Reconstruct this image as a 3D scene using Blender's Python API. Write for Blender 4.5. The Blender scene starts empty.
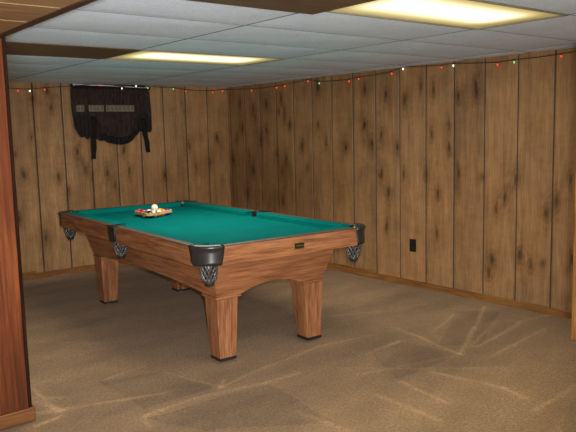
import bpy, bmesh, math, random
import numpy as np
from mathutils import Vector, Matrix
random.seed(7); rng = np.random.default_rng(11)
SC = bpy.context.scene; COL = SC.collection
PI = math.pi
H = 1.985                     # ceiling height
# ------------------------------------------------------------------ camera
F_PX = 690.0
CAM = Vector((-4.7718, -7.0726, 1.4356))
pit, rol, yaw = [math.radians(a) for a in (6.9546, -1.3994, 38.7367)]
fw = Vector((math.sin(yaw)*math.cos(pit), math.cos(yaw)*math.cos(pit), -math.sin(pit)))
r0 = Vector((math.cos(yaw), -math.sin(yaw), 0)); u0 = r0.cross(fw)
r1 = r0*math.cos(rol) + u0*math.sin(rol); u1 = -r0*math.sin(rol) + u0*math.cos(rol)
cd = bpy.data.cameras.new('camera'); cam = bpy.data.objects.new('camera', cd); COL.objects.link(cam)
cd.sensor_width = 36; cd.lens = F_PX/576*36; cd.clip_start = .02
cam.matrix_world = Matrix((( r1.x, u1.x, -fw.x, CAM.x), (r1.y, u1.y, -fw.y, CAM.y), (r1.z, u1.z, -fw.z, CAM.z), (0,0,0,1)))
SC.camera = cam
# ------------------------------------------------------------------ node helpers
def lin(c): return tuple(((v/255)/12.92 if v/255 <= .04045 else ((v/255+.055)/1.055)**2.4) for v in c) + (1,)
class NT:
    def __init__(s, name):
        s.m = bpy.data.materials.new(name); s.m.use_nodes = True
        s.t = s.m.node_tree; s.b = s.t.nodes['Principled BSDF']; s.out = s.t.nodes['Material Output']
    def n(s, typ, **kw):
        x = s.t.nodes.new(typ)
        for k, v in kw.items():
            if k in x.inputs.keys(): x.inputs[k].default_value = v
            else: setattr(x, k, v)
        return x
    def l(s, a, b): s.t.links.new(a, b)
    def ramp(s, fac, stops):
        r = s.n('ShaderNodeValToRGB'); e = r.color_ramp.elements
        while len(e) < len(stops): e.new(.5)
        for i, (p, c) in enumerate(stops): e[i].position = p; e[i].color = c
        s.l(fac, r.inputs['Fac']); return r.outputs['Color']
    def coords(s, scale=(1,1,1), kind='Object'):
        t = s.n('ShaderNodeTexCoord'); m = s.n('ShaderNodeMapping'); m.inputs['Scale'].default_value = scale
        s.l(t.outputs[kind], m.inputs['Vector']); return m.outputs['Vector']
    def noise(s, vec, scale=5, detail=4, rough=.55, dist=0):
        x = s.n('ShaderNodeTexNoise'); x.inputs['Scale'].default_value = scale; x.inputs['Detail'].default_value = detail
        x.inputs['Roughness'].default_value = rough; x.inputs['Distortion'].default_value = dist
        s.l(vec, x.inputs['Vector']); return x.outputs['Fac']
    def mix(s, fac, a, b, mode='MIX'):
        x = s.n('ShaderNodeMix'); x.data_type = 'RGBA'; x.blend_type = mode
        for sock, v in ((x.inputs[0], fac), (x.inputs[6], a), (x.inputs[7], b)):
            if hasattr(v, 'is_linked') or hasattr(v, 'links'): s.l(v, sock)
            else: sock.default_value = v
        return x.outputs[2]
    def bump(s, h, strength=.3, dist=.01):
        x = s.n('ShaderNodeBump'); x.inputs['Strength'].default_value = strength; x.inputs['Distance'].default_value = dist
        s.l(h, x.inputs['Height']); s.l(x.outputs['Normal'], s.b.inputs['Normal'])
    def base(s, c):
        if hasattr(c, 'links'): s.l(c, s.b.inputs['Base Color'])
        else: s.b.inputs['Base Color'].default_value = c
    def set(s, rough=.6, metal=0, spec=.5):
        s.b.inputs['Roughness'].default_value = rough; s.b.inputs['Metallic'].default_value = metal
        s.b.inputs['Specular IOR Level'].default_value = spec; return s.m
def plain(name, c, rough=.6, metal=0, spec=.5, var=.12, nscale=30, bump=0):
    t = NT(name); f = t.noise(t.coords(), nscale, 3)
    c = lin(c); d = tuple(v*(1-var) for v in c[:3])+(1,); e = tuple(min(1, v*(1+var)) for v in c[:3])+(1,)
    t.base(t.ramp(f, [(.3, d), (.7, e)]))
    if bump: t.bump(f, bump, .003)
    return t.set(rough, metal, spec)
def wood(name, dark, mid, light, axis, scale=1, rough=.45, spec=.4, off=0):
    t = NT(name)
    sc = [22*scale]*3; sc[axis] = 1.6*scale
    v = t.coords(tuple(sc)); f = t.noise(v, 1.6, 6, .6, .6)
    sc2 = [150*scale]*3; sc2[axis] = 5*scale
    g = t.noise(t.coords(tuple(sc2)), 1.3, 3, .6)
    c = t.ramp(f, [(.28, lin(dark)), (.5, lin(mid)), (.74, lin(light))])
    c = t.mix(.7, c, t.ramp(g, [(.36, (.46,.44,.42,1)), (.62, (1.16,1.16,1.16,1))]), 'MULTIPLY')
    t.base(c); t.bump(g, .12, .002); return t.set(rough, 0, spec)
def glow(name, c, strength):
    t = NT(name); t.base(lin(c)); t.b.inputs['Emission Color'].default_value = lin(c); t.b.inputs['Emission Strength'].default_value = strength
    return t.set(.3)
# ------------------------------------------------------------------ mesh helpers
def link(name, me, mat, parent=None, smooth=False):
    o = bpy.data.objects.new(name, me); COL.objects.link(o)
    if mat is not None: me.materials.append(mat)
    if smooth: me.polygons.foreach_set('use_smooth', [True]*len(me.polygons))
    if parent is not None: o.parent = parent
    return o
def obj(name, bm, mat, parent=None, smooth=False, bevel=0, seg=2):
    bmesh.ops.recalc_face_normals(bm, faces=bm.faces)
    me = bpy.data.meshes.new(name); bm.to_mesh(me); bm.free()
    o = link(name, me, mat, parent, smooth)
    if bevel:
        b = o.modifiers.new('bevel', 'BEVEL'); b.width = bevel; b.segments = seg; b.limit_method = 'ANGLE'; b.angle_limit = math.radians(35)
    return o
def box(bm, x0, x1, y0, y1, z0, z1):
    v = [bm.verts.new(p) for p in ((x0,y0,z0),(x1,y0,z0),(x1,y1,z0),(x0,y1,z0),(x0,y0,z1),(x1,y0,z1),(x1,y1,z1),(x0,y1,z1))]
    for f in ((3,2,1,0),(4,5,6,7),(0,1,5,4),(1,2,6,5),(2,3,7,6),(3,0,4,7)): bm.faces.new([v[i] for i in f])
def loft(bm, rings, closed=True, caps=True):
    R = [[bm.verts.new(p) for p in r] for r in rings]; n = len(R[0])
    for a, b in zip(R, R[1:]):
        for i in range(n if closed else n-1):
            j = (i+1) % n
            try: bm.faces.new((a[i], a[j], b[j], b[i]))
            except ValueError: pass
    if caps and closed: bm.faces.new(R[0][::-1]); bm.faces.new(R[-1])
    return R
def lathe(bm, prof, cx=0, cy=0, n=24, caps=True):
    loft(bm, [[(cx+r*math.cos(2*PI*i/n), cy+r*math.sin(2*PI*i/n), z) for i in range(n)] for r, z in prof], True, caps)
def prism(bm, pts, z0, z1):
    loft(bm, [[(x, y, z0) for x, y in pts], [(x, y, z1) for x, y in pts]])
def tube(bm, pts, r, n=6):
    pts = [Vector(p) for p in pts]; rings = []
    for i, p in enumerate(pts):
        d = (pts[min(i+1, len(pts)-1)]-pts[max(i-1, 0)]).normalized()
        a = d.orthogonal().normalized() if i == 0 else (prev - d*prev.dot(d)).normalized()
        prev = a; b = d.cross(a)
        rr = r[i] if isinstance(r, (list, tuple)) else r
        rings.append([p + a*rr*math.cos(2*PI*k/n) + b*rr*math.sin(2*PI*k/n) for k in range(n)])
    loft(bm, rings)
def sphere(bm, c, r, u=24, v=14, sz=1):
    m = Matrix.Translation(c) @ Matrix.Diagonal((1, 1, sz, 1))
    bmesh.ops.create_uvsphere(bm, u_segments=u, v_segments=v, radius=r, matrix=m)
def tag(o, label=None, cat=None, group=None, kind=None):
    if label: o['label'] = label
    if cat: o['category'] = cat
    if group: o['group'] = group
    if kind: o['kind'] = kind
    return o
def struct(o): o['kind'] = 'structure'; return o
def thing(name, label, cat, loc=(0,0,0), rz=0, group=None):
    o = bpy.data.objects.new(name, None); COL.objects.link(o); o.location = loc; o.rotation_euler = (0,0,rz); o.empty_display_size = .1
    return tag(o, label, cat, group)
def grid_mesh(name, P, mat, col=None, smooth=True, flip=False):
    """P: (ny,nx,3) array of points; col: (ny,nx,3) tint stored as a colour attribute"""
    ny, nx = P.shape[:2]; me = bpy.data.meshes.new(name)
    idx = np.arange(ny*nx).reshape(ny, nx)
    q = np.stack([idx[:-1,:-1], idx[:-1,1:], idx[1:,1:], idx[1:,:-1]], -1).reshape(-1, 4)
    if flip: q = q[:, ::-1]
    nf = len(q)
    me.vertices.add(ny*nx); me.vertices.foreach_set('co', P.reshape(-1).astype(np.float32))
    me.loops.add(nf*4); me.loops.foreach_set('vertex_index', q.reshape(-1).astype(np.int32))
    me.polygons.add(nf); me.polygons.foreach_set('loop_start', np.arange(0, nf*4, 4, dtype=np.int32))
    me.update(calc_edges=True); me.validate()
    if col is not None:
        a = me.attributes.new('tint', 'FLOAT_COLOR', 'POINT')
        c4 = np.ones((ny*nx, 4), np.float32); c4[:, :3] = col.reshape(-1, 3); a.data.foreach_set('color', c4.reshape(-1))
    return link(name, me, mat, None, smooth)
def vnoise(x, y, seed=0):
    """smooth value noise"""
    xi, yi = np.floor(x).astype(int), np.floor(y).astype(int); fx, fy = x-xi, y-yi
    fx, fy = fx*fx*(3-2*fx), fy*fy*(3-2*fy)
    def h(a, b):
        s = np.sin(a*127.1 + b*311.7 + seed*74.7)*43758.5453; return s-np.floor(s)
    return (h(xi,yi)*(1-fx)+h(xi+1,yi)*fx)*(1-fy) + (h(xi,yi+1)*(1-fx)+h(xi+1,yi+1)*fx)*fy
def fbm(x, y, seed=0, o=4):
    s = 0; a = .5; t = 0
    for i in range(o): s = s+a*vnoise(x*2**i, y*2**i, seed+i*5); t += a; a *= .5
    return s/t
# ------------------------------------------------------------------ materials
def attr_mat(name, c, kind):
    t = NT(name); a = t.n('ShaderNodeAttribute'); a.attribute_name = 'tint'
    if kind == 'panel':
        f = t.noise(t.coords((55, 55, 2.2)), 1.5, 6, .62, .5); g = t.noise(t.coords((160, 160, 7)), 1.2, 3, .6)
        k = t.mix(.6, t.ramp(f, [(.25, (.70,.69,.68,1)), (.72, (1.22,1.23,1.26,1))]), t.ramp(g, [(.3, (.72,.72,.72,1)), (.7, (1.18,1.18,1.18,1))]), 'MULTIPLY')
        c0 = t.mix(1, a.outputs['Color'], k, 'MULTIPLY'); t.base(c0); t.bump(g, .08, .002); t.set(.55, 0, .3)
    else:
        f = t.noise(t.coords((1,1,1)), 210, 3, .7); g = t.noise(t.coords((1,1,1)), 60, 4, .65)
        k = t.mix(1, t.ramp(f, [(.3, (.45,.45,.45,1)), (.7, (1.55,1.55,1.55,1))]), t.ramp(g, [(.3, (.68,.68,.68,1)), (.7, (1.32,1.32,1.32,1))]), 'MULTIPLY')
        c0 = t.mix(1, a.outputs['Color'], k, 'MULTIPLY'); t.base(c0); t.bump(f, .6, .006); t.set(.95, 0, .1)
        t.b.inputs['Sheen Weight'].default_value = .15
    return t.m
M = {}
M['panel'] = attr_mat('wall_panel_wood', None, 'panel'); M['carpet'] = attr_mat('brown_carpet', None, 'carpet')
t = NT('ceiling_tile'); f = t.noise(t.coords(), 90, 4, .7); g = t.noise(t.coords(), 3, 3)
c = t.mix(1, t.ramp(f, [(.3, lin((200,217,240))), (.65, lin((226,243,255)))]), t.ramp(g, [(.3, (.93,.93,.93,1)), (.7, (1.04,1.04,1.04,1))]), 'MULTIPLY')
t.base(c); t.bump(f, .35, .004); M['tile'] = t.set(.9, 0, .2)
M['tbar'] = plain('ceiling_bar', (112,116,122), .7, 0, .1)
M['plank'] = wood('soffit_plank', (120,92,62), (150,118,82), (168,136,98), 0, .8)
M['dark_wood'] = wood('dark_trim_wood', (44,32,24), (58,42,32), (74,54,40), 1)
M['ceil_panel'] = wood('ceiling_wood_panel', (80,64,48), (98,78,58), (114,92,70), 0, .7)
M['pillar'] = wood('pillar_wood', (66,33,15), (98,49,23), (124,68,33), 2, .4, .6, .15)
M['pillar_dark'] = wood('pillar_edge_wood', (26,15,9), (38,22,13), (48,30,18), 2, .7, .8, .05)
M['base'] = wood('baseboard_wood', (104,66,32), (134,90,46), (152,108,60), 0, .7)
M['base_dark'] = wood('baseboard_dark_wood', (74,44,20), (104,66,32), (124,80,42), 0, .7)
M['base_y'] = wood('baseboard_wood_long', (104,66,32), (134,90,46), (152,108,60), 1, .7)
M['post'] = wood('post_wood', (128,84,40), (160,112,58), (176,130,74), 2, .7)
M['plaster'] = plain('painted_wall', (150,128,100), .8)
OD, OM, OL = (100,60,36), (147,97,63), (172,120,84)
M['oak_u'] = wood('table_oak_across', OD, OM, OL, 0, .9); M['oak_v'] = wood('table_oak_along', OD, OM, OL, 1, .9); M['oak_z'] = wood('table_oak_upright', OD, OM, OL, 2, .9)
M['railtop'] = wood('rail_cap_wood', (70,46,36), (96,64,50), (112,78,62), 1, .9)
t = NT('green_felt'); f = t.noise(t.coords(), 350, 2, .6); g = t.noise(t.coords(), 5, 3)
t.base(t.mix(1, t.ramp(f, [(.3, lin((0,88,84))), (.7, lin((2,108,103)))]), t.ramp(g, [(.3, (.92,.92,.92,1)), (.7, (1.06,1.06,1.06,1))]), 'MULTIPLY'))
t.bump(f, .2, .001); M['felt'] = t.set(.95, 0, .03)
M['iron'] = plain('dark_metal', (46,46,44), .32, .25, .6, .15, 25)
M['leather'] = plain('black_leather', (66,65,62), .32, 0, .9, .3, 60, .3)
M['void'] = plain('pocket_lining', (10,10,10), .8)
M['rubber'] = plain('black_foot', (24,22,20), .6)
M['steel'] = plain('foot_steel', (150,150,148), .3, .9)
M['brass'] = plain('aged_brass', (150,116,60), .4, .7)
M['plate'] = plain('plate_dark', (44,36,22), .45, .3)
M['rackwood'] = wood('rack_wood', (170,130,86), (204,166,116), (222,188,140), 0, 1)
M['slate'] = plain('table_underside', (50,38,28), .9)
M['blackplastic'] = plain('black_plastic', (22,20,19), .4)
M['white_metal'] = plain('white_enamel', (200,200,196), .4)
M['frame_metal'] = plain('fixture_frame', (128,122,96), .5)
M['rod'] = plain('curtain_rod_white', (205,205,205), .4)
M['cord'] = plain('dark_green_cord', (32,40,28), .6)
# ------------------------------------------------------------------ floor
def seg_dist(X, Y, a, b):
    ax, ay = a; dx, dy = b[0]-ax, b[1]-ay; L = dx*dx+dy*dy
    t = np.clip(((X-ax)*dx+(Y-ay)*dy)/L, 0, 1); return np.hypot(X-ax-t*dx, Y-ay-t*dy), t
STROKES = [
 ([(-3.22,-3.94),(-2.91,-3.91),(-2.48,-3.97),(-2.23,-3.98)],1), ([(-3.22,-3.93),(-3.28,-4.08)],1), ([(-3.14,-3.29),(-2.87,-3.23)],.8),
 ([(-2.83,-3.42),(-2.72,-3.87),(-2.33,-3.76),(-1.80,-3.68),(-1.38,-3.74)],1), ([(-3.65,-3.52),(-3.34,-3.61),(-3.00,-3.73)],1.2),
 ([(-3.54,-3.00),(-3.55,-3.57)],1.3), ([(-3.60,-3.28),(-3.46,-3.40)],.8), ([(-3.60,-3.33),(-3.54,-3.57)],1.2), ([(-3.70,-3.67),(-3.57,-3.64)],1.6),
 ([(-2.72,-3.87),(-2.65,-3.79)],1), ([(-1.66,-4.01),(-1.36,-3.98)],1), ([(-1.12,-3.74),(-1.26,-4.42)],1.3), ([(-1.03,-4.00),(-0.54,-3.81)],.9),
 ([(-1.26,-4.42),(-0.72,-4.13),(-0.17,-3.83)],1.4), ([(-1.08,-4.37),(-0.43,-4.11)],1), ([(-1.04,-4.40),(-0.34,-4.27),(-0.03,-4.30)],1.1),
 ([(-1.15,-4.58),(-0.35,-4.48)],1), ([(-1.91,-4.50),(-1.96,-4.87)],1), ([(-1.65,-4.51),(-1.56,-4.95),(-1.60,-5.10)],1.1), ([(-1.71,-5.23),(-1.23,-5.18)],1.3),
 ([(-1.30,-3.15),(-0.88,-3.35)],.6), ([(-2.61,-4.42),(-2.58,-4.78)],.8), ([(-2.15,-4.54),(-2.16,-4.98)],.8),
 ([(-1.26,-4.42),(-2.0,-4.25)],.6), ([(-2.9,-2.6),(-3.4,-2.0)],.4), ([(-2.0,-4.1),(-1.3,-4.75)],.5)]
DARK = [[(-1.21,-4.21),(-1.02,-4.39),(-0.21,-4.0),(-0.46,-3.76)], [(-1.95,-5.5),(-1.57,-5.34),(-1.23,-5.19),(-1.3,-5.6)], [(-3.1,-4.31),(-3.23,-3.98),(-2.48,-3.99),(-2.56,-4.62)], [(-3.2,-3.3),(-2.8,-3.4),(-2.72,-3.85),(-3.2,-3.86)], [(-1.65,-4.0),(-1.35,-4.0),(-1.25,-4.4),(-1.9,-4.45)]]
def in_poly(X, Y, P):
    ins = np.zeros(X.shape, bool)
    for (x0, y0), (x1, y1) in zip(P, P[1:]+P[:1]):
        c = ((y0 > Y) != (y1 > Y)); xx = (x1-x0)*(Y-y0)/((y1-y0) if y1 != y0 else 1e-9)+x0; ins ^= (c & (X < xx))
    return ins
xs = np.concatenate([np.linspace(-7, -4.2, 12)[:-1], np.arange(-4.2, .001, .013)]); xs[-1] = 0.02
ys = np.concatenate([np.linspace(-8.6, -5.9, 12)[:-1], np.arange(-5.9, .001, .013)]); ys[-1] = 0.02
X, Y = np.meshgrid(xs, ys)
wx = (fbm(X*3, Y*3, 3)-.5)*.10; wy = (fbm(X*3, Y*3, 9)-.5)*.10
T = 1 + (fbm(X*.8+5, Y*.8, 1)-.5)*.30 + (fbm(X*1.2+Y*.5, Y*5-X*1.5, 2)-.5)*.46 + (fbm(X*14, Y*14, 4)-.5)*.22
band = np.sin((Y*.96+X*.10+wx)*2*PI/.42); T += .05*np.tanh(band*3)*(Y > -4.2)
for P in DARK: T -= .18*in_poly(X+wx*.5, Y+wy*.5, P)
for pts, w in STROKES:
    for a, b in zip(pts, pts[1:]):
        d, tt = seg_dist(X+wx*.35, Y+wy*.35, a, b); wd = .016*(.7+.6*vnoise(X*9, Y*9, 6)); T += .36*w*np.exp(-(d/wd)**2)*(.55+.6*vnoise(X*5, Y*5, 8)) + .06*w*np.exp(-(d/.07)**2)
T = np.clip(T, .5, 1.9)
cbase = np.array(lin((141,112,75))[:3])
colf = cbase[None, None]*T[..., None]**1.1
warm = np.clip((T-1)*.5, -.2, .3)[..., None]; colf = colf*(1+warm*np.array([.02, .06, .22]))
Z = (T-1)*.006
struct(grid_mesh('floor', np.stack([X, Y, Z], -1), M['carpet'], colf))
# ------------------------------------------------------------------ panelled walls
KR = [(-2.52,1.01),(-2.64,0.85),(-2.61,0.52),(-2.83,1.03),(-3.09,1.03),(-3.22,0.87),(-3.21,0.52),(-3.34,1.27),(-2.75,1.27),(-3.44,1.06),(-3.68,1.03),(-3.99,1.02),(-3.89,0.88),(-3.81,0.77),(-4.25,0.78),(-4.33,0.88),(-4.44,1.04),(-3.78,0.36),(-3.75,0.25),(-4.13,0.36),(-4.23,0.39),(-4.03,0.43),(-4.47,0.45),(-3.03,1.80),(-2.84,1.69),(-3.17,1.76),(-3.60,1.79),(-3.61,1.72),(-3.43,1.69),(-3.15,1.39),(-3.34,1.46),(-2.61,1.76),(-0.27,1.79),(-0.56,1.61),(-0.78,1.75),(-1.05,1.80),(-1.11,1.63),(-1.20,1.51),(-1.67,1.88),(-2.34,1.82),(-1.66,1.50),(-2.33,1.48),(-1.40,1.29),(-1.78,1.31),(-2.07,1.27),(-2.43,1.31),(-0.43,1.16),(-0.49,1.01),(-0.96,1.19),(-1.04,1.02),(-1.48,1.05),(-2.55,1.01),(-2.55,1.38),(-0.17,1.36),(-0.66,1.35),(-0.77,1.46),(-0.30,1.49),(-0.08,1.11),(-1.12,1.13),(-0.53,1.70),(-1.01,1.66),(-0.37,0.72),(-1.04,0.67)]
KB = [(-2.56,1.28),(-2.49,1.07),(-2.14,1.03),(-2.04,0.89),(-1.92,1.28),(-1.84,1.08),(-1.77,1.00),(-1.60,1.04),(-1.39,1.28),(-1.34,1.05),(-1.51,0.90),(-0.90,0.98),(-0.56,1.30),(-0.48,1.05),(-2.57,0.63),(-2.31,0.41),(-0.28,1.09),(-0.17,1.39),(-2.35,1.83),(-2.17,1.74),(-2.39,1.44),(-2.20,1.91),(-2.9,1.2),(-3.2,.9)]
def wall(name, s0, s1, grooves, knots, to_xyz, flip, seed, tone):
    g = sorted(x for x in grooves if s0 < x < s1)
    s = list(np.arange(s0, s1, .012))
    s = [a for a in s if all(abs(a-b) > .011 for b in g)]
    for b in g: s += [b-.0062, b-.0038, b, b+.0038, b+.0062]
    s = np.array(sorted(s + [s1])); z = np.append(np.arange(0, H, .012), H+.01)
    S, Zz = np.meshgrid(s, z)
    gd = np.min(np.abs(S[..., None]-np.array(g)), -1)
    pk = np.searchsorted(np.array(g), S)
    kd = np.zeros_like(S); warp = np.zeros_like(S); halo = np.zeros_like(S)
    for i, (a, b) in enumerate(knots):
        w = .012+.010*((i*37 % 10)/10); hgt = w*(1.9+((i*53 % 10)/10)*1.4); ds, dz = S-a, Zz-b
        sk = ds + .25*dz*(((i*29 % 10)/10)-.5)
        e = (sk/w)**2+(dz/hgt)**2; e = e*(.6+.8*vnoise(S*70, Zz*40, i)); kd += np.exp(-e*.9)*(.75+.25*((i*17 % 10)/10)); kd += .45*np.exp(-(sk/(w*.45))**2-(dz/(hgt*2.6))**2)*vnoise(S*50, Zz*20, i+3); halo += np.exp(-((ds/(w*3.4))**2+(dz/(hgt*2.8))**2))
        warp += np.sign(ds)*np.exp(-np.abs(ds)/(w*2.5))*np.exp(-(dz/(hgt*1.8))**2)*.03
    pr = np.array([((math.sin((k+seed)*91.7)*4375.5) % 1) for k in range(64)])
    pv = pr[pk]
    gs = (S+warp)*26 + pv*40
    grain = fbm(gs, Zz*1.3+pv*9, seed, 4); cath = np.sin((fbm((S+warp*1.5)*5+pv*20, Zz*.8+pv*5, seed+3, 3)*9 + (S+warp)*18)*2*PI)
    L = 1 + (pv-.5)*.24 + (grain-.5)*.50 + cath*.06 + (fbm(S*1.2, Zz*1.2, seed+7, 3)-.5)*.40 + (fbm(S*9, Zz*7, seed+17, 4)-.5)*.38 + (fbm(S*16, Zz*50, seed+19, 3)-.5)*.22
    ring = np.sin(np.sqrt(np.clip(-np.log(np.clip(halo, 1e-6, 1)), 0, 20))*14+fbm(S*30, Zz*12, seed+31, 2)*5); L *= 1-.32*np.clip(halo, 0, 1)+.10*ring*np.clip(halo*1.5, 0, 1); L *= (1-.72*np.clip(kd, 0, 1))
    gro = np.clip(1-gd/.0065, 0, 1); L = L*(1-.93*np.clip(gro*2.6, 0, 1)); L *= 1-.22*np.exp(-gd/.010)
    col = np.array(lin(tone)[:3])[None, None]*np.clip(L, .05, 2)[..., None]
    red = np.clip(halo*.6+(fbm(S*3, Zz*1.1, seed+12, 3)-.45)*1.0, -.4, .6)[..., None]; col = col*(1+red*np.array([.12, .0, -.16]))
    dep = np.where(gd < .005, .009, 0.)
    return struct(grid_mesh(name, to_xyz(S, Zz, dep), M['panel'], col, True, flip))
gR = [-(.3509+.3035*k) for k in range(-1, 30)]; gB = [-(.2917+.2937*k) for k in range(-1, 14)]
wall('wall_right', -8.6, 0, gR, KR + [(-5.2-.33*k, .3+(k*.71 % 1.5)) for k in range(10)], lambda S, Z_, d: np.stack([d, S, Z_], -1), True, 5, (144,109,72))
wall('wall_back', -3.70, 0, gB, KB, lambda S, Z_, d: np.stack([S, d, Z_], -1), False, 21, (160,123,83))
def plainwall(name, x0, x1, y0, y1, z0=0, z1=H):
    bm = bmesh.new(); box(bm, x0, x1, y0, y1, z0, z1); return struct(obj(name, bm, M['plaster']))
plainwall('wall_left', -3.99, -3.695, -3.45, .05)
plainwall('wall_far_left', -7.1, -7, -8.7, -.05); plainwall('wall_front', -7, .05, -8.7, -8.6); plainwall('wall_side', -7, -3.99, -3.46, -3.4)
bm = bmesh.new(); box(bm, -4.6, -3.71, -3.605, -3.46, .075, 1.915); struct(obj('trim_1', bm, M['pillar'], bevel=.004))            # cased end of the wall at the left
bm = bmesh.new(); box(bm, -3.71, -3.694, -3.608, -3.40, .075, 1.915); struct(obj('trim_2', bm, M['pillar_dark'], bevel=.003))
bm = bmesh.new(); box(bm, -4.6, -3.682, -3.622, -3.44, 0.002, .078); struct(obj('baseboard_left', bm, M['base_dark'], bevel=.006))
bm = bmesh.new(); box(bm, -.49, -.005, -4.78, -4.74, .002, H-.02); struct(obj('trim_3', bm, M['post'], bevel=.004))             # cased return at the right
bm = bmesh.new(); box(bm, -.016, -.002, -4.735, -2.46, .0, .05); box(bm, -.014, -.002, -4.735, -2.46, .05, .056); struct(obj('baseboard_right', bm, M['base_y'], bevel=.003))
bm = bmesh.new(); box(bm, -.012, -.002, -2.46, -.02, .0, .075); struct(obj('baseboard_corner', bm, M['base_y'], bevel=.003))
bm = bmesh.new(); box(bm, -3.69, -2.44, -.014, -.002, 0, .082); box(bm, -2.44, -.012, -.014, -.002, 0, .062); struct(obj('baseboard_back', bm, M['base'], bevel=.003))
# ------------------------------------------------------------------ ceiling: dropped tiles, bars, wood panels, soffit
GX = [-3.73, -2.635, -1.418, -.2, .02]; GY = [.02-.0, -.59, -1.175, -1.76, -2.345, -2.93, -3.515, -4.09, -4.635, -5.19, -5.80, -6.44, -7.025, -7.61, -8.2, -8.6]
FIX = {(1, 4), (1, 8)}; WP = {(0, 4), (0, 8)}
bm = bmesh.new()
for i in range(len(GX)-1):
    for j in range(len(GY)-1):
        if (i, j) in FIX or (i, j) in WP: continue
        x0, x1, y1, y0 = GX[i], GX[i+1], GY[j], GY[j+1]
        nx, ny = 10, 8; V = []
        for b in range(ny+1):
            row = []
            for a in range(nx+1):
                s, q = a/nx, b/ny; sag = -.007*math.sin(PI*s)*math.sin(PI*q)*(.4+random.random()*.05+.6*((i*7+j*3) % 5)/5)
                edge = .003 if a in (0, nx) or b in (0, ny) else 0
                row.append(bm.verts.new((x0+(x1-x0)*s, y0+(y1-y0)*q, H+sag+edge)))
            V.append(row)
        for b in range(ny):
            for a in range(nx): bm.faces.new((V[b][a], V[b+1][a], V[b+1][a+1], V[b][a+1]))
me = bpy.data.meshes.new('ceiling'); bm.to_mesh(me); bm.free()
struct(link('ceiling', me, M['tile'], None, True))
bm = bmesh.new()
for x in GX[1:4]: box(bm, x-.006, x+.006, GY[-1], 0, H+.0015, H+.012)
for y in GY[1:-1]: box(bm, GX[0], 0, y-.0035, y+.0035, H+.0018, H+.012)
struct(obj('trim_4', bm, M['tbar']))
bm = bmesh.new(); box(bm, -7, -3.75, -8.6, -3.40, 1.915, 1.955)
struct(obj('ceiling_left', bm, M['plank']))
bm = bmesh.new()
for k in range(14):                                                     # thin pale seams between the soffit boards
    y = -3.74-.37*k; box(bm, -7, -3.76, y-.003, y+.003, 1.9135, 1.9155)
struct(obj('trim_5', bm, plain('seam', (150,124,88), .6)))
bm = bmesh.new(); box(bm, -3.752, -3.715, -8.6, -3.40, 1.908, H+.02); struct(obj('trim_6', bm, M['dark_wood'], bevel=.004))
bm = bmesh.new(); box(bm, -7, -3.70, -8.6, -3.4, H+.03, H+.05); struct(obj('ceiling_top', bm, M['plaster']))
for (i, j), lab in zip(sorted(WP), ('brown wood ceiling panel beside the far fluorescent light', 'brown wood ceiling panel beside the near fluorescent light, cut off by the top of the photo')):
    bm = bmesh.new(); x0, x1, y1, y0 = GX[i]+.01, GX[i+1]-.0, GY[j]+.01, GY[j+1]-.005
    n = 12; dz = -.002 if j == 4 else -.02
    lo = [[(x0+(x1-x0)*k/n, y, H+dz-((.0006*math.sin(k*1.3)+.0006) if j == 4 else 0)) for y in (y0, y1)] for k in range(n+1)]
    loft(bm, [[(a[0][0], a[0][1], a[0][2]), (a[1][0], a[1][1], a[1][2]), (a[1][0], a[1][1], H+.004), (a[0][0], a[0][1], H+.004)] for a in lo])
    o = obj('ceiling_panel', bm, M['ceil_panel']); tag(o, lab, 'ceiling panel', 'wood ceiling panels')
# fluorescent fixtures
def diffuser_mat():
    t = NT('lit_diffuser'); tc = t.n('ShaderNodeTexCoord'); sp = t.n('ShaderNodeSeparateXYZ'); t.l(tc.outputs['Object'], sp.inputs[0])
    def edge(sock, half, soft):
        a = t.n('ShaderNodeMath', operation='ABSOLUTE'); t.l(sock, a.inputs[0])
        m = t.n('ShaderNodeMapRange'); m.interpolation_type = 'SMOOTHSTEP'
        for k, v in zip(('From Min','From Max','To Min','To Max'), (half, half-soft, 0, 1)): m.inputs[k].default_value = v
        t.l(a.outputs[0], m.inputs['Value']); return m.outputs['Result']
    e1 = edge(sp.outputs[0], .60, .22); e2 = edge(sp.outputs[1], .30, .24)
    mu = t.n('ShaderNodeMath', operation='MULTIPLY'); t.l(e1, mu.inputs[0]); t.l(e2, mu.inputs[1])
    nz = t.noise(t.coords((3, 60, 1)), 4, 2)
    c = t.ramp(mu.outputs[0], [(0, (.48,.36,.10,1)), (.4, (.82,.66,.24,1)), (.9, (1,.95,.68,1))])
    st = t.n('ShaderNodeMapRange'); t.l(mu.outputs[0], st.inputs['Value']); st.inputs['To Min'].default_value = .32; st.inputs['To Max'].default_value = 1.35
    t.l(c, t.b.inputs['Emission Color']); t.l(st.outputs['Result'], t.b.inputs['Emission Strength']); t.base(lin((190,185,160))); t.bump(nz, .1, .002)
    return t.set(.5)
M['diff'] = diffuser_mat()
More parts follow.
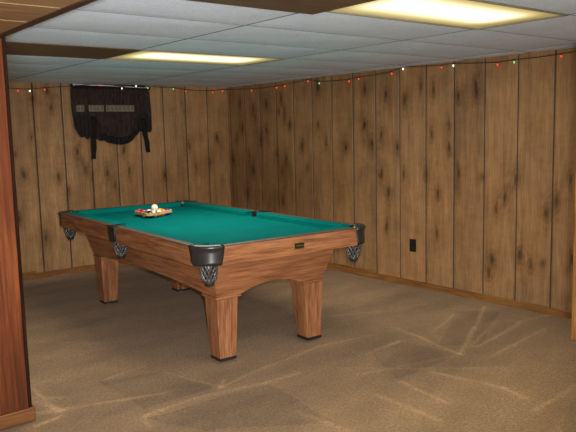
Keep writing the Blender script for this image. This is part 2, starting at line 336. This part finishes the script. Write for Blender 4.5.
for (i, j), lab in zip(sorted(FIX), ('lit fluorescent ceiling light over the far end of the pool table', 'large lit fluorescent ceiling light at the top right, nearest the viewer')):
    x0, x1, y1, y0 = GX[i], GX[i+1], GY[j], GY[j+1]; cx, cy = (x0+x1)/2, (y0+y1)/2; hx, hy = (x1-x0)/2, (y1-y0)/2
    T_ = thing('ceiling_light', lab, 'ceiling light', (cx, cy, H), 0, 'fluorescent ceiling lights')
    bm = bmesh.new(); w = .012
    box(bm, -hx, hx, -hy, -hy+w, -.004, .03); box(bm, -hx, hx, hy-w, hy, -.004, .03); box(bm, -hx, -hx+w, -hy+w, hy-w, -.004, .03); box(bm, hx-w, hx, -hy+w, hy-w, -.004, .03)
    obj('frame', bm, M['frame_metal'], T_)
    bm = bmesh.new(); box(bm, -hx+w, hx-w, -hy+w, hy-w, .004, .012); obj('diffuser', bm, M['diff'], T_)
    bm = bmesh.new(); box(bm, -hx, hx, -hy, hy, .032, .10); obj('housing', bm, M['white_metal'], T_)
# ------------------------------------------------------------------ pool table
TX, TY, TA = -2.0572, -2.5337, math.radians(-2.9726)
HW, HL, RHO = .643, 1.298, .13
ZT, ZR, ZB = .797, .683, .765
table = thing('pool_table', 'oak pool table with green cloth, black corner caps and leather drop pockets', 'pool table', (TX, TY, 0), TA)
def t2w(u, v, z): return Vector((TX+u*math.cos(TA)-v*math.sin(TA), TY+u*math.sin(TA)+v*math.cos(TA), z))
# bed with pocket cut-outs
bu, bv = HW-.10, HL-.10; pc = .012; pr_ = .066; sr = .058; so = .028
def arc(cx, cy, r, a0, a1, n=10): return [(cx+r*math.cos(a0+(a1-a0)*k/n), cy+r*math.sin(a0+(a1-a0)*k/n)) for k in range(n+1)]
ca = math.acos(pc/pr_); sa = math.acos(so/sr)
poly = []
poly += arc(-bu-so, .020, sr, sa, -sa, 10)                                 # left side pocket, going down
poly += arc(-bu+pc, -bv+pc, pr_, PI-ca+0, -PI/2+ca-PI/2+PI/2, 1)[:0]
def corner(sx, sy):
    cx, cy = sx*(bu-pc), sy*(bv-pc); q = math.sqrt(pr_**2-pc**2)
    a = math.atan2(-sy*q, sx*pc); b = math.atan2(sy*pc, -sx*q)
    d = (b-a+PI) % (2*PI)-PI
    # the arc that runs through the inside of the bed
    mid = a+d/2
    if math.cos(mid)*sx > 0 and math.sin(mid)*sy > 0: d = d-2*PI if d > 0 else d+2*PI
    return arc(cx, cy, pr_, a, a+d, 12)
poly += corner(-1, -1)
poly += corner(1, -1)[::-1]
poly += arc(bu+so, -.028, sr, PI+sa, PI-sa, 10)
poly += corner(1, 1)
poly += corner(-1, 1)[::-1]
bm = bmesh.new(); prism(bm, poly, ZB-.03, ZB); obj('bed', bm, M['felt'], table)
bm = bmesh.new(); box(bm, -.455, .455, -1.12, 1.12, .69, ZB-.031); obj('slate_frame', bm, M['slate'], table)
# rails: two ends, four long pieces; each with its cushion and cap
def rail_piece(axis, side, a0, a1, m0, m1):
    """axis 'u' = end rail running along u at v=side*HL; 'v' = long rail at u=side*HW; m0/m1 = mitre of the cushion ends"""
    def P(s, inset, z): return (s, side*(HL-inset), z) if axis == 'u' else (side*(HW-inset), s, z)
    bm = bmesh.new()
    prof = [(0, ZR), (0, .786), (.004, .7935), (.012, ZT-.001), (.082, ZT-.001), (.082, ZB-.02), (.15, ZB-.035), (.15, ZR)]
    loft(bm, [[P(a, i, z) for i, z in prof] for a in (a0, a1)])
    rl = obj('rail', bm, M['oak_u'] if axis == 'u' else M['oak_v'], table)
    bm = bmesh.new(); loft(bm, [[P(a, i, z) for i, z in ((.001, .7915), (.006, .7975), (.012, ZT+.0008), (.055, ZT+.0008), (.055, ZT-.001), (.012, ZT-.002))] for a in (a0, a1)])
    obj('rail_cap', bm, M['railtop'], rl)
    bm = bmesh.new(); cp = [(.050, ZT-.02), (.050, ZT+.0015), (.085, ZT+.004), (.132, ZT+.0035), (.140, ZT-.004), (.146, ZB+.001), (.085, ZB+.002)]
    rings = []
    for a, m, sg in ((a0, m0, 1), (a1, m1, -1)): rings.append([P(a+sg*max(0, i-.082)*m, i, z) for i, z in cp])
    loft(bm, rings); obj('cushion', bm, M['felt'], rl)
    for a, m, sg in ((a0, m0, -1), (a1, m1, 1)):                         # black leather facing on each pocket end
        bm = bmesh.new(); loft(bm, [[P(a+sg*d, i, z) for i, z in ((.004, .69), (.004, ZT-.003), (.012, ZT+.0005), (.082, ZT+.0005), (.082, ZB-.018), (.15, ZB-.033), (.15, .69))] for d in (.0005, .005)]); loft(bm, [[P(a+sg*d, i, z) for i, z in ((.070, ZB-.03), (.070, ZT-.003), (.0835, ZT-.003), (.0835, ZB-.03))] for d in (-.062, .0004)]); obj('pocket_facing', bm, M['void'], rl)
    return rl
EU, EV, SV = HW-RHO, HL-RHO, .062
SHIFT = {-1: .020, 1: -.028}
rails = {}
for s in (-1, 1):
    rails[s] = rail_piece('u', s, -EU, EU, .5, .5)
    rail_piece('v', s, -EV, SHIFT[s]-SV, .5, .35); rail_piece('v', s, SHIFT[s]+SV, EV, .35, .5)
# leather drop pocket hung under an opening (built around its own centre)
def drop_pocket(cx, cy, parent):
    bm = bmesh.new(); prof = [(.049, .70), (.049, .672), (.047, .65), (.043, .625), (.037, .60), (.030, .585)]
    def rz(q):
        k = q*(len(prof)-1); i = min(int(k), len(prof)-2); f_ = k-i; return [prof[i][j]*(1-f_)+prof[i+1][j]*f_ for j in (0, 1)]
    for k in range(12):
        for sg in (-1, 1):
            pts = []
            for q in range(9):
                r, z = rz(q/8); a = 2*PI*k/12+sg*q/8*1.15; pts.append((cx+(r+.002*sg)*math.cos(a), cy+(r+.002*sg)*math.sin(a), z))
            tube(bm, pts, .0048, 5)
    for q in (0, .98):
        r, z = rz(q); tube(bm, [(cx+r*math.cos(2*PI*k/20), cy+r*math.sin(2*PI*k/20), z) for k in range(21)], .006, 6)
    for k in range(12):                                                 # little leather tips along the bottom
        a = 2*PI*k/12; sphere(bm, (cx+.037*math.cos(a), cy+.037*math.sin(a), .598), .009, 8, 6)
    net = obj('leather_net', bm, M['leather'], parent, True)
    bm = bmesh.new(); lathe(bm, [(.042, .70), (.039, .66), (.032, .62), (.028, .590), (.029, .572), (.024, .560), (.012, .558)], cx, cy, 20); obj('pocket_liner', bm, M['iron'], parent, True)
    bm = bmesh.new(); lathe(bm, [(.055, .7), (.056, .764), (.054, .764), (.050, .71), (.02, .705)], cx, cy, 24); obj('pocket_throat', bm, M['void'], parent, True)
def corner_pocket(sx, sy):
    cx, cy = sx*EU, sy*EV
    bm = bmesh.new()
    prof = [(RHO-.004, .690, .80), (RHO+.006, .688, .80), (RHO+.006, .706, .98), (RHO+.005, .76, 1.0), (RHO+.007, .779, 1.0), (RHO+.013, .785, 1.0), (RHO+.013, .797, 1.0), (RHO+.006, .804, 1.0), (RHO-.02, .806, 1.0), (RHO-.045, .803, 1.0), (RHO-.052, .795, 1.0), (RHO-.052, .74, 1.0), (RHO-.004, .74, 1.0)]
    N = 20; rings = []
    for k in range(N+1):
        ring = []
        for r, z, sp in prof:
            s = (k/N*2-1)*sp; ext = .010
            th = PI/4*(1+s*1.0); x, y = r*math.cos(th), r*math.sin(th)
            if k == 0 and sp == 1: y -= ext
            if k == N and sp == 1: x -= ext
            ring.append((cx+sx*x, cy+sy*y, z))
        rings.append(ring)
    loft(bm, rings); c = obj('corner_cap', bm, M['iron'], table, True)
    drop_pocket(sx*(HW-.088), sy*(HL-.088), c)
for sx in (-1, 1):
    for sy in (-1, 1): corner_pocket(sx, sy)
def side_pocket(sx):
    cx = sx*(HW-.072); vy = SHIFT[sx]; bm = bmesh.new()
    w = .062
    pts = [(-w, .803), (w, .803), (w, .74), (w*.86, .712), (w*.62, .688), (-w*.62, .688), (-w*.86, .712), (-w, .74)]
    loft(bm, [[(sx*(HW+.010), y+vy, z) for y, z in pts], [(sx*(HW+.009), y+vy, z) for y, z in pts], [(sx*(HW-.008), y+vy, z) for y, z in pts]])
    tube(bm, [(sx*(HW+.008), y+vy, .797) for y in (-w, 0, w)], .008, 8)
    out = []; n = 14
    for k in range(n+1):
        a = -PI/2+PI*k/n; out.append((a, .054))
    ringo = [(cx+sx*.072*math.cos(a)*1.05, .0605*math.sin(a)+vy) for a, r in out]; ringi = [(cx+sx*.050*math.cos(a), .050*math.sin(a)+vy) for a, r in out]
    loft(bm, [[(o_[0], o_[1], .788), (o_[0], o_[1], .804), (i_[0], i_[1], .804), (i_[0], i_[1], .775)] for o_, i_ in zip(ringo, ringi)])
    c = obj('side_cap', bm, M['iron'], table, bevel=.002)
    drop_pocket(sx*(HW-.058), vy, c)
for sx in (-1, 1): side_pocket(sx)
# apron: four tapering boards with arched lower edges
ZA, ZU = .433, .690
BL, BT = (.415, 1.045), (.487, 1.118)
def apron(axis, side, la, rise, half_b, half_t, off_b, off_t):
    bm = bmesh.new(); n = 40; outer, inner = [], []
    for k in range(n+1):
        s = -1+2*k/n; ub = s*half_b; zb = ZA + (rise*(1-(ub/la)**2) if abs(ub) < la else 0); f_ = (zb-ZA)/(ZU-ZA)
        col_o, col_i = [], []
        for q in range(5):
            z = zb+(ZU-zb)*q/4; g_ = (z-ZA)/(ZU-ZA); hh = half_b+(half_t-half_b)*g_; of = off_b+(off_t-off_b)*g_
            for lst, d in ((col_o, 0), (col_i, .024)):
                a_, b_ = s*(hh-(d if abs(s) == 1 else 0)), side*(of-d)
                lst.append((a_, b_, z) if axis == 'u' else (b_, a_, z))
        outer.append(col_o); inner.append(col_i)
    loft(bm, [o_+i_[::-1] for o_, i_ in zip(outer, inner)])
    return obj('apron', bm, M['oak_u'] if axis == 'u' else M['oak_v'], table)
for s in (-1, 1):
    apron('u', s, .236, .055, BL[0], BT[0], BL[1], BT[1])
    apron('v', s, .88, .036, BL[1], BT[1], BL[0], BT[0])
# legs
def leg(sx, sy):
    ox, oy = sx*(BL[0]+.004), sy*(BL[1]+.004)                           # outer top corner
    def sq(cx, cy, h, z): return [(cx-h, cy-h, z), (cx+h, cy-h, z), (cx+h, cy+h, z), (cx-h, cy+h, z)]
    tx, ty = ox-sx*.080, oy-sy*.084; fx, fy = sx*.345+.006, sy*.968
    bm = bmesh.new()
    loft(bm, [sq(fx, fy, .059, .034), sq(tx, ty, .078, ZA-.015)])
    o = obj('leg', bm, M['oak_z'], table, bevel=.003)
    bm = bmesh.new(); loft(bm, [sq(tx-sx*.006, ty-sy*.006, .084, ZA-.018), sq(tx-sx*.006, ty-sy*.006, .092, ZA-.012), sq(tx-sx*.006, ty-sy*.006, .092, ZA-.0005)]); obj('leg_cap', bm, M['oak_u'], o, bevel=.002)
    bm = bmesh.new(); loft(bm, [sq(fx, fy, .057, .016), sq(fx, fy, .0605, .019), sq(fx, fy, .0605, .034)]); obj('foot_block', bm, M['rubber'], o)
    bm = bmesh.new(); lathe(bm, [(.006, .017), (.006, .010), (.022, .008), (.022, 0.003)], fx, fy, 14); obj('levelling_foot', bm, M['steel'], o)
for sx in (-1, 1):
    for sy in (-1, 1): leg(sx, sy)
# maker's plate on the near rail
bm = bmesh.new(); box(bm, -.006, .074, -HL-.004, -HL+.001, .716, .758); pl = obj('name_plate', bm, M['brass'], rails[-1], bevel=.002); pl['label'] = 'small brass and black plate'
bm = bmesh.new(); box(bm, 0, .068, -HL-.0052, -HL-.003, .721, .753); obj('plate_face', bm, M['plate'], pl)
bm = bmesh.new(); box(bm, .010, .058, -HL-.0062, -HL-.004, .7345, .7405); obj('plate_line', bm, M['brass'], pl)
# ------------------------------------------------------------------ rack and balls
RC = (-.052, .627); RR = .0286; D = 2*RR
def tri(rad, rot): return [(RC[0]+rad*math.cos(math.radians(a)+rot), RC[1]+rad*math.sin(math.radians(a)+rot)) for a in (117, 237, 357)]
cvert = tri(4*D/math.sqrt(3), 0)
def roundtri(off, n=6):
    out = []
    for k, a in enumerate((117, 237, 357)):
        for q in range(n+1):
            th = math.radians(a-60+120*q/n); out.append((cvert[k][0]+off*math.cos(th), cvert[k][1]+off*math.sin(th)))
    return out
RB, RH = .785, .024
bm = bmesh.new(); inn, outr = roundtri(RR+.001), roundtri(RR+.014)
rk = thing('ball_rack', 'tan wooden triangle rack holding the balls on the green cloth', 'ball rack', t2w(RC[0], RC[1], ZB), TA)
def rp(p, z): return (p[0]-RC[0], p[1]-RC[1], z-ZB)
rings = []
for i_, o_ in zip(inn+inn[:1], outr+outr[:1]): rings.append([rp(o_, RB), rp(o_, RB+RH), rp(i_, RB+RH), rp(i_, RB)])
loft(bm, rings, True, False); bmesh.ops.remove_doubles(bm, verts=bm.verts, dist=1e-6)
obj('rack_frame', bm, M['rackwood'], rk, bevel=.002)
def ball_mat(name, c, striped):
    t = NT(name)
    if striped:
        tc = t.n('ShaderNodeTexCoord'); sp = t.n('ShaderNodeSeparateXYZ'); t.l(tc.outputs['Object'], sp.inputs[0])
        a = t.n('ShaderNodeMath', operation='ABSOLUTE'); t.l(sp.outputs[2], a.inputs[0]); g_ = t.n('ShaderNodeMath', operation='GREATER_THAN'); t.l(a.outputs[0], g_.inputs[0]); g_.inputs[1].default_value = .0155
        t.base(t.mix(g_.outputs[0], lin(c), lin((232,222,198))))
    else:
        f_ = t.noise(t.coords(), 12, 2); t.base(t.ramp(f_, [(.3, lin(c)), (.7, tuple(min(1, v*1.08) for v in lin(c)[:3])+(1,))]))
    t.b.inputs['Coat Weight'].default_value = .5; return t.set(.15, 0, .5)
PAL = {'yellow': (240,190,40), 'blue': (24,40,120), 'red': (215,58,30), 'purple': (70,34,104), 'orange': (236,130,30), 'green': (14,80,50), 'maroon': (110,26,28), 'black': (18,18,20)}
LAY = {(0,0):('red',0), (1,0):('maroon',0), (2,0):('red',1), (3,0):('green',0), (4,0):('black',0),
       (0,1):('blue',0), (1,1):('maroon',1), (2,1):('blue',1), (3,1):('green',1), (0,2):('purple',1), (1,2):('yellow',1), (2,2):('orange',1), (0,3):('yellow',0), (1,3):('orange',0), (0,4):('purple',0)}
bm = bmesh.new(); sphere(bm, (0,0,0), RR, 32, 18); me_ball = bpy.data.meshes.new('billiard_ball'); bmesh.ops.recalc_face_normals(bm, faces=bm.faces); bm.to_mesh(me_ball); bm.free()
Lv, Nv, Rv = [Vector((p[0], p[1])) for p in cvert]
cent = {}
for (i, j), (cn, st) in LAY.items():
    p = Lv + (Nv-Lv)*(i/4) + (Rv-Lv)*(j/4); cent[(i, j)] = p
    m_ = me_ball.copy(); o = link('billiard_ball', m_, ball_mat('%s_%s' % (cn, 'striped' if st else 'solid'), PAL[cn], st), None, True)
    o.location = t2w(p.x, p.y, ZB+RR); o.rotation_euler = (random.uniform(-.9, .9), random.uniform(-.9, .9), random.uniform(0, 6))
    if st: lab = 'white billiard ball with a wide %s stripe, lying in the wooden triangle rack' % cn
    else: lab = 'solid %s billiard ball lying in the wooden triangle rack' % cn
    tag(o, lab, 'billiard ball', 'billiard balls in the rack')
target = Vector((.02, .70)); best = None
for (i, j) in cent:
    for tri3 in (((i,j),(i+1,j),(i,j+1)), ((i+1,j),(i,j+1),(i+1,j+1))):
        if all(q in cent for q in tri3):
            c3 = sum((cent[q] for q in tri3), Vector((0, 0)))/3
            w3 = t2w(c3.x, c3.y, ZB+RR+D*math.sqrt(2/3))
            d = w3-CAM; px = 288+F_PX*d.dot(r1)/d.dot(fw); py = 216-F_PX*d.dot(u1)/d.dot(fw); e = math.hypot(px-153.6, py-207.8)
            if best is None or e < best[0]: best = (e, w3)
o = link('cue_ball', me_ball.copy(), ball_mat('cue_ball_white', (226,218,194), 0), None, True); o.location = best[1]+Vector((0, 0, .0003))
tag(o, 'plain cream white cue ball resting on top of the racked balls', 'cue ball')
# ------------------------------------------------------------------ valance on the back wall
def fabric_mat(name, c, alpha0, alpha1, scale=(60,1,14)):
    t = NT(name); f_ = t.noise(t.coords(scale), 1.0, 3, .6); g_ = t.noise(t.coords((420, 420, 420)), 1, 1)
    t.base(t.ramp(f_, [(.3, lin(c)), (.75, lin(tuple(min(255, v*1.9+6) for v in c)))]))
    a = t.n('ShaderNodeMapRange'); t.l(f_, a.inputs['Value']); a.inputs['To Min'].default_value = alpha1; a.inputs['To Max'].default_value = alpha0; a.inputs['From Min'].default_value = .3; a.inputs['From Max'].default_value = .7
    t.l(a.outputs['Result'], t.b.inputs['Alpha']); t.bump(g_, .3, .001); return t.set(.9, 0, .15)
M['sheer'] = fabric_mat('sheer_black_fabric', (31,26,24), .80, .95); M['dense'] = fabric_mat('dense_black_fabric', (17,15,15), .96, 1.0)
M['gather'] = fabric_mat('gathered_black_fabric', (26,22,20), .84, .98)
VX0, VX1, VZ = -1.962, -1.080, 1.972
vl = thing('window_valance', 'black sheer swag valance with tied tails hanging high on the back wall', 'curtain', (-1.47, -.012, VZ))
def vx(px): return VX0+(px-73.5)/(151-73.5)*(VX1-VX0)+1.47
def vz(py): return -(py-84.5)*.01058
BOT = [(73.5,131),(76,133),(80,136),(83,134),(86,138),(89,135),(92,138),(95,137),(98,139.5),(102,139),(107,142),(113,143.5),(119,144),(125,143),(130,140.5),(134,136),(137,132.5),(140,130),(143,131),(146,129.5),(148.5,132),(151,129)]
def interp(tab, x): return float(np.interp(x, [a for a, b in tab], [b for a, b in tab]))
def sheet(name, pxs, top, bot, yf, mat, rows=26, thick=False):
    bm = bmesh.new(); V = []
    for q in range(rows+1):
        tt = q/rows; row = []
        for p in pxs:
            b = bot(p); a = top(p); y_ = yf(p, tt); edge = 0
            x_ = vx(p) + .018*math.sin(PI*tt)*(-1 if p < 80 else (1 if p > 146 else 0))*0 + (.045*tt**4 - .012*math.sin(PI*tt))*max(0, 1-(p-73)/8) + .02*tt*max(0, (p-146)/6)
            row.append(bm.verts.new((x_, y_, vz(a+(b-a)*tt))))
        V.append(row)
    for a, b in zip(V, V[1:]):
        for k in range(len(a)-1): bm.faces.new((a[k], a[k+1], b[k+1], b[k]))
    return obj(name, bm, mat, vl, True)
pxs = list(np.linspace(73, 152, 150))
fold = lambda p, tt: -.012 - .012*(1+math.sin(p*1.9+math.sin(p*.7)*1.3))*.5*(.5+.5*tt) - .018*math.sin(PI*min(1, tt*1.0))
sheet('fabric_panel', pxs, lambda p: 84, lambda p: interp(BOT, p), fold, M['sheer'])
# darker gathered header, side gathers and swag hem
sheet('header', pxs, lambda p: 83.6, lambda p: 88+.5*math.sin(p*2.1), lambda p, tt: -.030-.008*math.sin(p*2.6), M['dense'], 6)
sheet('swag_hem', list(np.linspace(97, 140, 80)), lambda p: interp(BOT, p)-7+.6*math.sin(p*.9), lambda p: interp(BOT, p)+.3, lambda p, tt: -.050-.012*math.sin(PI*tt)-.004*math.sin(p*1.3), M['dense'], 8)
sheet('gather', list(np.linspace(74, 99, 60)), lambda p: 117-.9*(p-74)+.045*(p-74)**2, lambda p: interp(BOT, p)+.4, lambda p, tt: -.047-.012*math.sin(p*1.7)*tt-.006, M['gather'], 12)
sheet('gather', list(np.linspace(135, 150.8, 50)), lambda p: 116-1.1*(150.8-p)+.08*(150.8-p)**2, lambda p: interp(BOT, p)+.4, lambda p, tt: -.047-.012*math.sin(p*1.9)*tt-.006, M['gather'], 12)
def tail(p0, p1, w0, w1):
    bm = bmesh.new(); rings = []
    for q in range(10):
        f_ = q/9; px = p0[0]+(p1[0]-p0[0])*f_; py = p0[1]+(p1[1]-p0[1])*f_; w = (w0+(w1-w0)*f_)*(1+.12*math.sin(q*2.1))
        yb = -.062-.006*math.sin(q*1.3)
        rings.append([(vx(px-w), yb, vz(py)), (vx(px-w*.3), yb-.014, vz(py)), (vx(px+w*.3), yb-.004, vz(py)), (vx(px+w), yb-.012, vz(py)), (vx(px+w), yb+.006, vz(py)), (vx(px-w), yb+.008, vz(py))])
    loft(bm, rings); return obj('tie', bm, M['dense'], vl, True)
tail((92,116), (90,157.5), 2.4, 1.9); tail((141.5,118), (146.5,153), 2.6, 2.0)
# pale openwork band woven across the sheer
segs = [(76.8,84.2),(88.5,103.2),(105.5,134.2)]
for a, b in segs:
    bm = bmesh.new(); n = max(1, int((b-a)/3.6)); w = (b-a)/n
    for k in range(n):
        x0, x1 = vx(a+k*w+.25), vx(a+(k+1)*w-.25); z0, z1 = vz(110.3), vz(104.2); xc, zc = (x0+x1)/2, (z0+z1)/2
        y_ = -.046
        def strip(p, q, r=.0042): tube(bm, [(p[0], y_, p[1]), (q[0], y_, q[1])], r, 5)
        strip((x0, zc), (xc, z1)); strip((xc, z1), (x1, zc)); strip((x1, zc), (xc, z0)); strip((xc, z0), (x0, zc)); strip((x0, z0), (x1, z1), .003); strip((x0, z1), (x1, z0), .003)
        tube(bm, [(x0, y_, z0), (x1, y_, z0), (x1, y_, z1), (x0, y_, z1), (x0, y_, z0)], .003, 5)
    lb = obj('lace_band', bm, plain('pale_lace', (128,124,104), .9), vl, True); lb['label'] = 'pale openwork lace band'
bm = bmesh.new(); tube(bm, [(vx(75), -.040, vz(84.1)), (vx(112), -.042, vz(84.6)), (vx(149), -.040, vz(86))], .0055, 8); obj('curtain_rod', bm, M['rod'], vl, True)
for p in (76, 148.5):
    bm = bmesh.new(); box(bm, vx(p)-.006, vx(p)+.006, -.04, .03, vz(85)-.006, vz(85)+.012)
    obj('rod_bracket', bm, M['rod'], vl)
# ------------------------------------------------------------------ string lights round the top of the walls
B = [(-2.498,1.907,'red'),(-2.379,1.906,'white'),(-2.229,1.922,'red'),(-1.666,1.972,'red'),(-1.424,1.945,'white'),(-1.256,1.972,'white'),(-1.114,1.955,'green'),(-.752,1.955,'green'),(-.591,1.933,'red'),(-.221,1.928,'red'),(-.078,1.945,'red')]
Rr = [(-.533,1.921,'red'),(-1.003,1.922,'red'),(-1.148,1.931,'red'),(-1.539,1.955,'red'),(-1.712,1.922,'green'),(-2.15,1.911,'red'),(-2.282,1.922,'red'),(-2.706,1.94,'red'),(-2.844,1.97,'white'),(-3.274,1.947,'pink'),(-3.396,1.951,'white'),(-3.821,1.921,'red'),(-3.969,1.926,'green'),(-4.356,1.932,'red')]
sl = thing('string_lights', 'thin dark string of tiny red, white and green bulbs along the wall tops', 'string lights', (0, 0, 1.93))
pos = []
for x, z, c in B:
    y = -.10 if -1.95 < x < -1.0 else -.022; pos.append((Vector((x, y, z-1.93)), c))
for y, z, c in Rr: pos.append((Vector((-.022, y, z-1.93)), c))
path = [Vector((-3.6, -.012, .03)), Vector((-2.7, -.012, .005))]; cornered = False
for k, (p, c) in enumerate(pos):
    if p.y < -.2 and not cornered: path.append(Vector((-.015, -.015, .03))); cornered = True
    if k and (p-pos[k-1][0]).length > .25:
        m_ = (p+pos[k-1][0])/2; m_.z += .012
        if not (pos[k-1][0].y > -.2 and p.y < -.2): path.append(m_)
    path.append(p+Vector((0, 0, .016)))
path.append(Vector((-.012, -4.7, .03)))
bm = bmesh.new(); tube(bm, path, .0032, 5); obj('cord', bm, M['cord'], sl, True)
GL = {'red': glow('red_bulb', (240,60,36), 1.3), 'white': glow('white_bulb', (255,245,225), 1.6), 'green': glow('green_bulb', (120,225,140), .9), 'pink': glow('pink_bulb', (230,60,70), .9)}
bm = bmesh.new(); lathe(bm, [(.002, .008), (.006, .003), (.007, -.003), (.004, -.010), (.001, -.014)], 0, 0, 10); bmesh.ops.recalc_face_normals(bm, faces=bm.faces)
meb = bpy.data.meshes.new('bulb'); bm.to_mesh(meb); bm.free()
bm = bmesh.new(); lathe(bm, [(.004, .020), (.0052, .018), (.0052, .008), (.004, .006)], 0, 0, 8); bmesh.ops.recalc_face_normals(bm, faces=bm.faces)
mes = bpy.data.meshes.new('socket'); bm.to_mesh(mes); bm.free(); mes.materials.append(M['cord'])
for p, c in pos:
    o = link('bulb', meb.copy(), GL[c], sl, True); o.location = p; o['label'] = '%s bulb' % c
    s_ = bpy.data.objects.new('socket', mes); COL.objects.link(s_); s_.parent = o
# ------------------------------------------------------------------ outlet
ot = thing('wall_outlet', 'black electrical outlet low on the panelled right wall', 'outlet', (0, -2.936, .38))
bm = bmesh.new(); box(bm, -.006, 0.001, -.037, .037, -.058, .058); obj('cover_plate', bm, M['blackplastic'], ot, bevel=.002)
for dz in (-.025, .025):
    bm = bmesh.new(); box(bm, -.009, -.004, -.017, .017, dz-.015, dz+.015); rcp = obj('receptacle', bm, plain('outlet_face', (30,28,27), .35), ot, bevel=.003)
    bm = bmesh.new()
    for dy in (-.007, .007): box(bm, -.0095, -.0088, dy-.0012, dy+.0012, dz-.002, dz+.008)
    obj('slot', bm, M['void'], rcp)
# ------------------------------------------------------------------ light
def lamp(name, kind, loc, energy, color, **kw):
    d = bpy.data.lights.new(name, kind); d.energy = energy; d.color = color
    for k, v in kw.items(): setattr(d, k, v)
    o = bpy.data.objects.new(name, d); COL.objects.link(o); o.location = loc; return o
fl = lamp('flash', 'SPOT', CAM + u1*.07 + r1*.03 - fw*.02, 560, (1, .97, .95), shadow_soft_size=.03, spot_size=math.radians(80), spot_blend=1)
fl.rotation_euler = (Vector((-1.5, -1.2, .95))-fl.location).to_track_quat('-Z', 'Y').to_euler()
for x, y, e in ((-2.03, -2.64, 30), (-2.03, -4.91, 14)):
    lamp('tube_light', 'AREA', (x, y, H-.012), e, (1, .94, .82), shape='RECTANGLE', size=1.1, size_y=.5)
lamp('fill_light', 'POINT', (-5.3, -7.9, .32), 400, (.92, .97, 1), shadow_soft_size=.3)  # added soft fill behind the camera, set low to brighten the ceiling; no real fitting
w = bpy.data.worlds.new('world'); SC.world = w; w.use_nodes = True; w.node_tree.nodes['Background'].inputs[0].default_value = (.5, .5, .5, 1); w.node_tree.nodes['Background'].inputs[1].default_value = .15
SC.view_settings.view_transform = 'Standard'; SC.view_settings.look = 'None'; SC.view_settings.exposure = 0
SC.cycles.use_denoising = True; SC.cycles.max_bounces = 8
